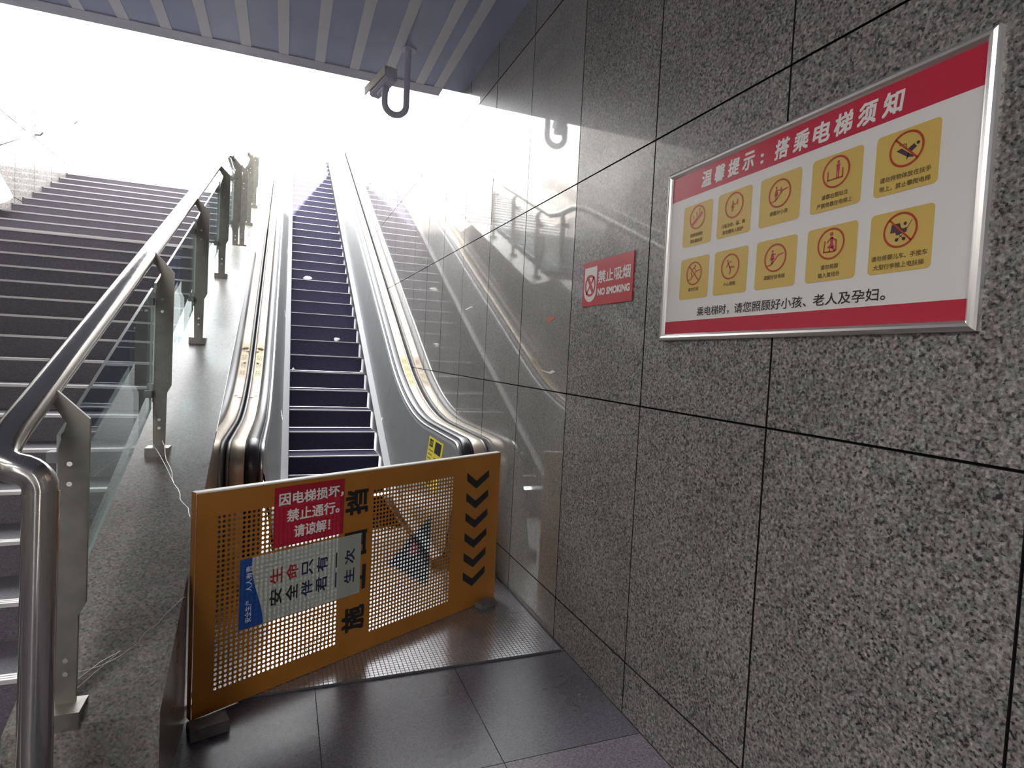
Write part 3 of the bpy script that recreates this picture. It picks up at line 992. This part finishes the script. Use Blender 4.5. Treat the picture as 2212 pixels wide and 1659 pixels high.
def sym(k, mb, fn):
    if k == 0:
        strokes(mb, fn, [(-.60, -.55), (.60, .28)], .26, PM)
        for x, y in ((-.50, -.18), (-.12, .08), (.26, .34)):
            person(mb, fn, x, y, .46, PM)
    elif k == 1:
        person(mb, fn, -.15, -.45, .85, PR, True)
        person(mb, fn, .38, -.05, .50, PR)
        strokes(mb, fn, [(-.08, .18), (.14, .02), (.32, .25)], .06, PR)
    elif k == 2:
        esc_line(mb, fn)
        person(mb, fn, -.32, -.42, .98, PR, True)
        person(mb, fn, .12, -.02, .50, PR)
        strokes(mb, fn, [(-.25, .28), (.10, .20)], .06, PR)
    elif k == 3:
        strokes(mb, fn, [(-.62, .10), (-.62, -.45), (.50, -.45), (.50, .12)], .10, PR)
        person(mb, fn, .14, -.42, 1.15, PM)
    elif k == 4:
        poly(mb, fn, [(-.62, .02), (-.30, .10), (.30, -.42), (.55, -.46), (.45, -.60), (.10, -.52)], PD)
        strokes(mb, fn, [(-.45, .30), (-.05, .30), (.0, .0)], .05, PD)
        poly(mb, fn, [(.05, -.05), (.45, .18), (.62, -.05), (.30, -.25)], PD)
        disc2(mb, fn, (.68, .16), .10, PD)
        strokes(mb, fn, [(.15, -.30), (.05, -.62)], .06, PD)
    elif k == 5:
        esc_line(mb, fn, .08)
        strokes(mb, fn, [(-.40, -.35), (-.22, -.15), (-.42, .05), (-.30, .22)], .08, PR)
        disc2(mb, fn, (-.26, .34), .09, PR)
        strokes(mb, fn, [(.25, .20), (.10, .42), (-.12, .45), (.20, .62)], .08, PR)
        disc2(mb, fn, (.10, .68), .09, PR)
    elif k == 6:
        disc2(mb, fn, (-.30, .48), .10, PR)
        strokes(mb, fn, [(-.25, .30), (-.05, -.05), (.45, -.08)], .13, PR)
        strokes(mb, fn, [(-.05, -.05), (.08, -.30), (-.02, -.60)], .11, PR)
        strokes(mb, fn, [(-.22, .26), (.12, .42)], .08, PR)
        strokes(mb, fn, [(-.25, .26), (-.42, -.02)], .08, PR)
    elif k == 7:
        esc_line(mb, fn)
        person(mb, fn, -.28, -.42, 1.05, PM, True)
        strokes(mb, fn, [(-.22, .30), (.02, .26)], .06, PM)
    elif k == 8:
        strokes(mb, fn, [(-.48, .20), (-.52, -.52), (.34, -.55)], .10, PR)
        strokes(mb, fn, [(.06, .38), (.40, .18), (.42, -.50)], .10, PR)
        disc2(mb, fn, (.02, .64), .14, PR)
        poly(mb, fn, [(-.06, .45), (.14, .45), (.18, -.02), (.32, -.28), (-.30, -.28), (-.05, .0)], PM)
        strokes(mb, fn, [(-.04, .36), (-.30, .10)], .10, PM)
        strokes(mb, fn, [(-.06, -.28), (-.08, -.54)], .08, PM)
        strokes(mb, fn, [(.10, -.26), (.34, -.50)], .14, PM)
    elif k == 9:
        poly(mb, fn, [(-.55, .40), (-.05, .42), (.05, .12), (.18, .06), (.40, .10), (.40, -.16), (-.22, -.30), (-.30, -.10), (-.62, -.12)], PD)
        disc2(mb, fn, (.28, .34), .10, PD)
        strokes(mb, fn, [(.40, .02), (.68, .50)], .035, PD)
        strokes(mb, fn, [(-.18, -.58), (.26, -.22)], .04, PD)
        strokes(mb, fn, [(.24, -.56), (-.06, -.26)], .04, PD)
        disc2(mb, fn, (-.18, -.56), .11, PD)
        disc2(mb, fn, (.26, -.56), .11, PD)
CAP = [('搭乘电梯时', '请站稳扶好'), ('儿童及老、弱、病', '患者需有人陪护'), ('请看好小孩',), ('请靠右侧站立', '严禁倚靠在电梯上'), ('请勿将物体放在扶手', '带上，禁止攀爬电梯'),
       ('请勿打闹',), ('小心滑倒',), ('请握好扶电梯',), ('请勿将脚', '踏入黄线外'), ('请勿将婴儿车、手推车', '大型行李推上电扶梯')]
WHAT = ['queue on an escalator', 'adult holding a child\'s hand', 'woman and child on an escalator', 'person standing between two walls', 'crossed out figure climbing',
        'crossed out figures fighting', 'slipping figure', 'woman riding an escalator', 'woman stepping over a line', 'crossed out pram']
CY = [1.925, 1.7225, 1.512, 1.301, 1.0905]
for k in range(10):
    cy = CY[k % 5]
    zc = 2.190 if k < 5 else 1.979
    hw, hh, rc = .0855, .0815, .012
    pb = MB()
    pts = []
    for (sx_, sz_, a0) in ((1, -1, -90), (1, 1, 0), (-1, 1, 90), (-1, -1, 180)):
        for q in range(6):
            a = math.radians(a0 + 90*q/5)
            pts.append((cy - (sx_*(hw-rc) + rc*math.cos(a)), zc + sz_*(hh-rc) + rc*math.sin(a)))
    pb.prism(pts, sp, .0104, .0110, 'sign_yellow')
    po = pb.build('pictogram_panel', nb)
    po['label'] = 'yellow panel: ' + WHAT[k]
    sb = MB()
    R0 = .044
    two = len(CAP[k]) == 2
    zc2 = zc + (.028 if two else .018)
    fn = lambda u, v: sp(cy - u*R0, zc2 + v*R0, .0116)
    fn2 = lambda u, v: sp(cy - u*R0, zc2 + v*R0, .0120)
    sym(k, sb, fn)
    ring(sb, fn2, (0, 0), .93, 1.06, PR)
    if k in (4, 5, 9):
        strokes(sb, fn2, [(-.68, .68), (.68, -.68)], .11, PR)
    sb.build('symbol', po)
    lb = MB()
    for q, line in enumerate(CAP[k]):
        cw = .0150 if len(line) < 9 else .0152
        ww = len(line)*cw*.5
        z0 = zc - .047 - .024*q if two else zc - .052
        lettering(lb, line, lambda u, v: sp(cy - u, v, .0116), (-ww, z0, ww, z0+.0150), 'caption_ink', bold=.03)
    lb.build('caption', po)

# ------------------------------------------------------------------ no smoking plate
ns = empty('no_smoking_sign', 'small red no smoking plate on the granite wall left of the notice board', 'sign')
def np_(u, v, out=.0): return (XR - out, 2.870 - u, 1.924 + v)
mb = MB()
mb.prism([(0, 0), (.494, 0), (.494, .235), (0, .235)], np_, .0005, .005, 'plate_red')
mb.build('plate', ns)
mb = MB()
sh = [(.018, .205), (.150, .205), (.150, .085)] + [(.084 + .066*math.cos(a), .082 - .060*math.sin(a)) for a in [math.pi*i/14 for i in range(15)]] + [(.018, .085)]
mb.face([np_(u, v, .0056) for u, v in sh], 'white_ink')
mb.build('shield', ns)
mb = MB()
f3 = lambda u, v: np_(u, v, .0062)
f4 = lambda u, v: np_(u, v, .0066)
strokes(mb, f3, [(.055, .155), (.112, .075)], .022, 'plate_red')
ring(mb, f4, (.084, .108), .045, .058, 'plate_red')
strokes(mb, f4, [(.122, .150), (.046, .066)], .012, 'plate_red')
mb.build('cigarette_symbol', ns)
mb = MB()
lettering(mb, '禁止吸烟', lambda u, v: np_(u, v, .0062), (.166, .112, .474, .178), 'white_ink', bold=.05)
lettering(mb, 'NO SMOKING', lambda u, v: np_(u, v, .0062), (.166, .048, .474, .086), 'white_ink', bold=.12)
mb.build('lettering', ns)

# ------------------------------------------------------------------ security camera on its bent pipe
sc_ = empty('security_camera', 'grey box camera on a bent pipe hanging under the ceiling edge', 'camera')
cxp, cyp = .872, 4.95
mb = MB()
mb.disc((cxp, cyp, CEIL+.012), (0, 0, -1), .062, 'camera_grey', 24, .02)
mb.build('ceiling_flange', sc_)
RU = .088
pp = [(cxp, cyp, CEIL), (cxp, cyp, 3.95), (cxp, cyp, 3.80), (cxp, cyp, 3.655)]
pp += [(cxp-RU+RU*math.cos(a), cyp, 3.655-RU*math.sin(a)) for a in [math.pi*i/16 for i in range(1, 17)]]
pp += [(cxp-2*RU, cyp, 3.70), (cxp-2*RU, cyp, 3.76)]
mb = MB()
mb.tube(pp, .0255, 'camera_grey', n=16)
mb.build('pipe', sc_)
M4 = Matrix.Translation((cxp-2*RU-.005, cyp+.10, 3.845)) @ Matrix.Rotation(math.radians(17), 4, 'Z') @ Matrix.Rotation(math.radians(-7), 4, 'X')
def cbox(lo, hi, mat, bev, name):
    b = bmesh.new()
    bmesh.ops.create_cube(b, size=1.0)
    for v in b.verts:
        v.co = Vector((lo[i] + (v.co[i]+.5)*(hi[i]-lo[i]) for i in range(3)))
    bmesh.ops.bevel(b, geom=b.edges[:], offset=bev, segments=3, affect='EDGES')
    mb = MB()
    for f in b.faces:
        mb.face([M4 @ v.co for v in f.verts], mat)
    b.free()
    return mb.build(name, sc_)
cbox((-.048, -.17, -.055), (.048, .17, .045), 'camera_grey', .012, 'housing')
cbox((-.056, -.16, .046), (.056, .23, .058), 'camera_cream', .004, 'sun_shield')
cbox((-.060, -.16, -.02), (-.052, .23, .054), 'camera_cream', .003, 'shield_side')
mb = MB()
mb.disc(M4 @ Vector((0, .1702, -.005)), M4.to_3x3() @ Vector((0, 1, 0)), .032, 'lens_black', 20, .004)
mb.build('lens', sc_)
cbox((-.030, -.06, -.090), (.030, .06, -.056), 'camera_grey', .006, 'mount_head')

# ------------------------------------------------------------------ litter, wires, scraps
def lump(name, c, size, label, cat, mat='paper_white', seed=1, sub=3, group=None, crumple=.35):
    r = random.Random(seed)
    b = bmesh.new()
    bmesh.ops.create_icosphere(b, subdivisions=sub, radius=1.0)
    dirs = [(Vector((r.uniform(-1, 1), r.uniform(-1, 1), r.uniform(-1, 1))).normalized(), r.uniform(-crumple, crumple)) for _ in range(26)]
    for v in b.verts:
        n = v.co.normalized()
        k = 1.0
        for d, a in dirs:
            k += a*max(0, n.dot(d)-.6)*2
        v.co = Vector((n.x*size[0]*k, n.y*size[1]*k, n.z*size[2]*k))
    zmin = min(v.co.z for v in b.verts)
    mb = MB()
    for f in b.faces:
        mb.face([Vector(c) + v.co - Vector((0, 0, zmin)) for v in f.verts], mat)
    b.free()
    return tag(mb.build(name), label, cat, group)
def step_top(k): return (6.916 + .4024*k, nose(6.916 + .4024*k))
y, z = step_top(11)
lump('crumpled_paper', (.34, y+.03, z+.001), (.075, .03, .030), 'long crumpled white tissue high on the escalator step edge', 'litter', seed=3, group='paper litter on the escalator')
y, z = step_top(6)
lump('crumpled_paper', (.735, y+.03, z+.001), (.040, .03, .026), 'round white paper ball halfway up the escalator steps', 'litter', seed=4, group='paper litter on the escalator')
y, z = step_top(4)
lump('crumpled_paper', (1.03, y+.03, z+.001), (.022, .02, .020), 'tiny white paper scrap at the right end of an escalator step', 'litter', seed=5, group='paper litter on the escalator')
lump('crumpled_paper', (.105, y+.03, z+.001), (.016, .016, .018), 'tiny white paper scrap at the left end of an escalator step', 'litter', seed=6, group='paper litter on the escalator')
r = random.Random(11)
LV = [(7.62, .845, 'dry twig and leaf lying across the left escalator deck above the lettered strip'), (7.55, .882, 'dark dry leaf at the deck edge just below the twig'),
      (7.30, .862, 'small dark leaf on the lettered strip of the left deck'), (6.45, .84, 'dry leaf at the bend of the left escalator deck'), (6.40, .875, 'curled leaf on the shiny bend beside another leaf')]
for i, (y, x, lab) in enumerate(LV):
    px, py, pz = deck_pt(-1, y, x, .004)
    mb = MB()
    a = r.uniform(0, 6)
    L_ = .022 if i else .045
    sl = math.atan2(hand(y+.02)-hand(y-.02), .04)
    pts = []
    for (t, w) in ((-1, .0), (-.5, .32), (.1, .40), (.6, .22), (1, 0), (.6, -.25), (.1, -.38), (-.5, -.28)):
        u, v = L_*t*math.cos(a) - L_*w*math.sin(a), L_*t*math.sin(a) + L_*w*math.cos(a)
        pts.append((px+u, py+v*math.cos(sl), pz+v*math.sin(sl)+.003+.006*abs(w)))
    mb.face(pts, 'leaf_brown')
    mb.face([(p[0], p[1], p[2]-.002) for p in pts[::-1]], 'leaf_brown')
    for q in range(8):
        p, p2 = pts[q], pts[(q+1) % 8]
        mb.face((p, p2, (p2[0], p2[1], p2[2]-.002), (p[0], p[1], p[2]-.002)), 'leaf_brown')
    tag(mb.build('dry_leaf'), lab, 'leaf', 'dry leaves on the left deck')
mb = MB()                                              # wire from the second post to the barrier's top corner
A = Vector((px_(3.605)+.02, 3.53, plinth_z(3.605)+.05))
B = bp(-.014, .86, -.01)
pts = [A.lerp(B, i/14) + Vector((.006*math.sin(i*1.7), .004*math.cos(i*2.1), -.045*math.sin(math.pi*i/14))) for i in range(15)]
mb.tube(pts, .0022, 'wire', n=6)
pts = [(A+Vector((-.05, .02, -.012))).lerp(pts[7], i/8) + Vector((0, 0, .012*math.sin(math.pi*i/8))) for i in range(9)]
mb.tube(pts, .0018, 'wire', n=6)
tag(mb.build('tie_wire'), 'thin twisted wire from the second railing post to the barrier\'s top left corner', 'wire', 'tie wires')
mb = MB()
A = Vector((px_(2.245)+.015, 2.26, plinth_z(2.245)+.10))
B = bp(-.014, .52, -.01)
P1 = Vector((-.50, 2.40, plinth_z(2.40)+.012))
P2 = Vector((-.352, 2.62, plinth_z(2.62)+.006))
pts = [A.lerp(P1, i/8) + Vector((0, 0, -.012*math.sin(math.pi*i/8))) for i in range(8)]
pts += [P1.lerp(P2, i/6) + Vector((.004*math.sin(i*2.3), 0, .003*math.cos(i*3))) for i in range(6)]
pts += [P2.lerp(B, i/4) for i in range(5)]
mb.tube(pts, .0013, 'wire', n=6)
for q in (.03, .06):
    mb.tube([A+Vector((0, 0, -q)), A.lerp(B, .18)+Vector((0, 0, -q*.7)), A.lerp(B, .34)+Vector((0, 0, -.03))], .0016, 'wire', n=6)
tag(mb.build('tie_wire'), 'thin wire from the first railing post low across to the barrier\'s left edge', 'wire', 'tie wires')
def scrap(name, pts, mat, label):
    mb = MB()
    mb.prism(pts, lambda u, v, d: (XR-d, u, v), .0004, .0014, mat)
    return tag(mb.build(name), label, 'scrap', 'torn scraps on the wall')
scrap('torn_sticker', [(3.36, 1.882), (3.31, 1.893), (3.24, 1.897), (3.215, 1.880), (3.25, 1.868), (3.30, 1.855), (3.33, 1.866)], 'torn_red', 'torn scrap of red sticker on the wall left of the no smoking plate')
scrap('tape_scrap', [(3.41, 1.560), (3.26, 1.552), (3.21, 1.566), (3.17, 1.556), (3.24, 1.541), (3.33, 1.551)], 'paper_white', 'torn white tape scrap low on the wall under the red scrap')
scrap('tape_scrap', [(5.15, 2.040), (4.95, 2.058), (4.90, 2.050), (5.10, 2.034)], 'paper_white', 'thin white tape scrap on the wall above the escalator handrail')
mb = MB()                                              # drooping plastic sheet by the left wall
rows = []
for i in range(9):
    f = i/8
    rows.append([(-3.17+.11*g + .03*math.sin(5*f+3*g), 8.15+.55*f+.05*math.sin(4*g), 2.96+.146*1.7*f + .52*(1-g)**1.5*(1-.35*f) + .02*math.sin(7*f)) for g in [j/8 for j in range(9)]])
mb.grid(rows, 'sheet_grey', True)
mb.grid([[(p[0]-.004, p[1], p[2]-.004) for p in r_] for r_ in rows], 'sheet_grey', True)
tag(mb.build('plastic_sheet'), 'crumpled white plastic sheet leaning at the left wall on the stairs', 'sheet')
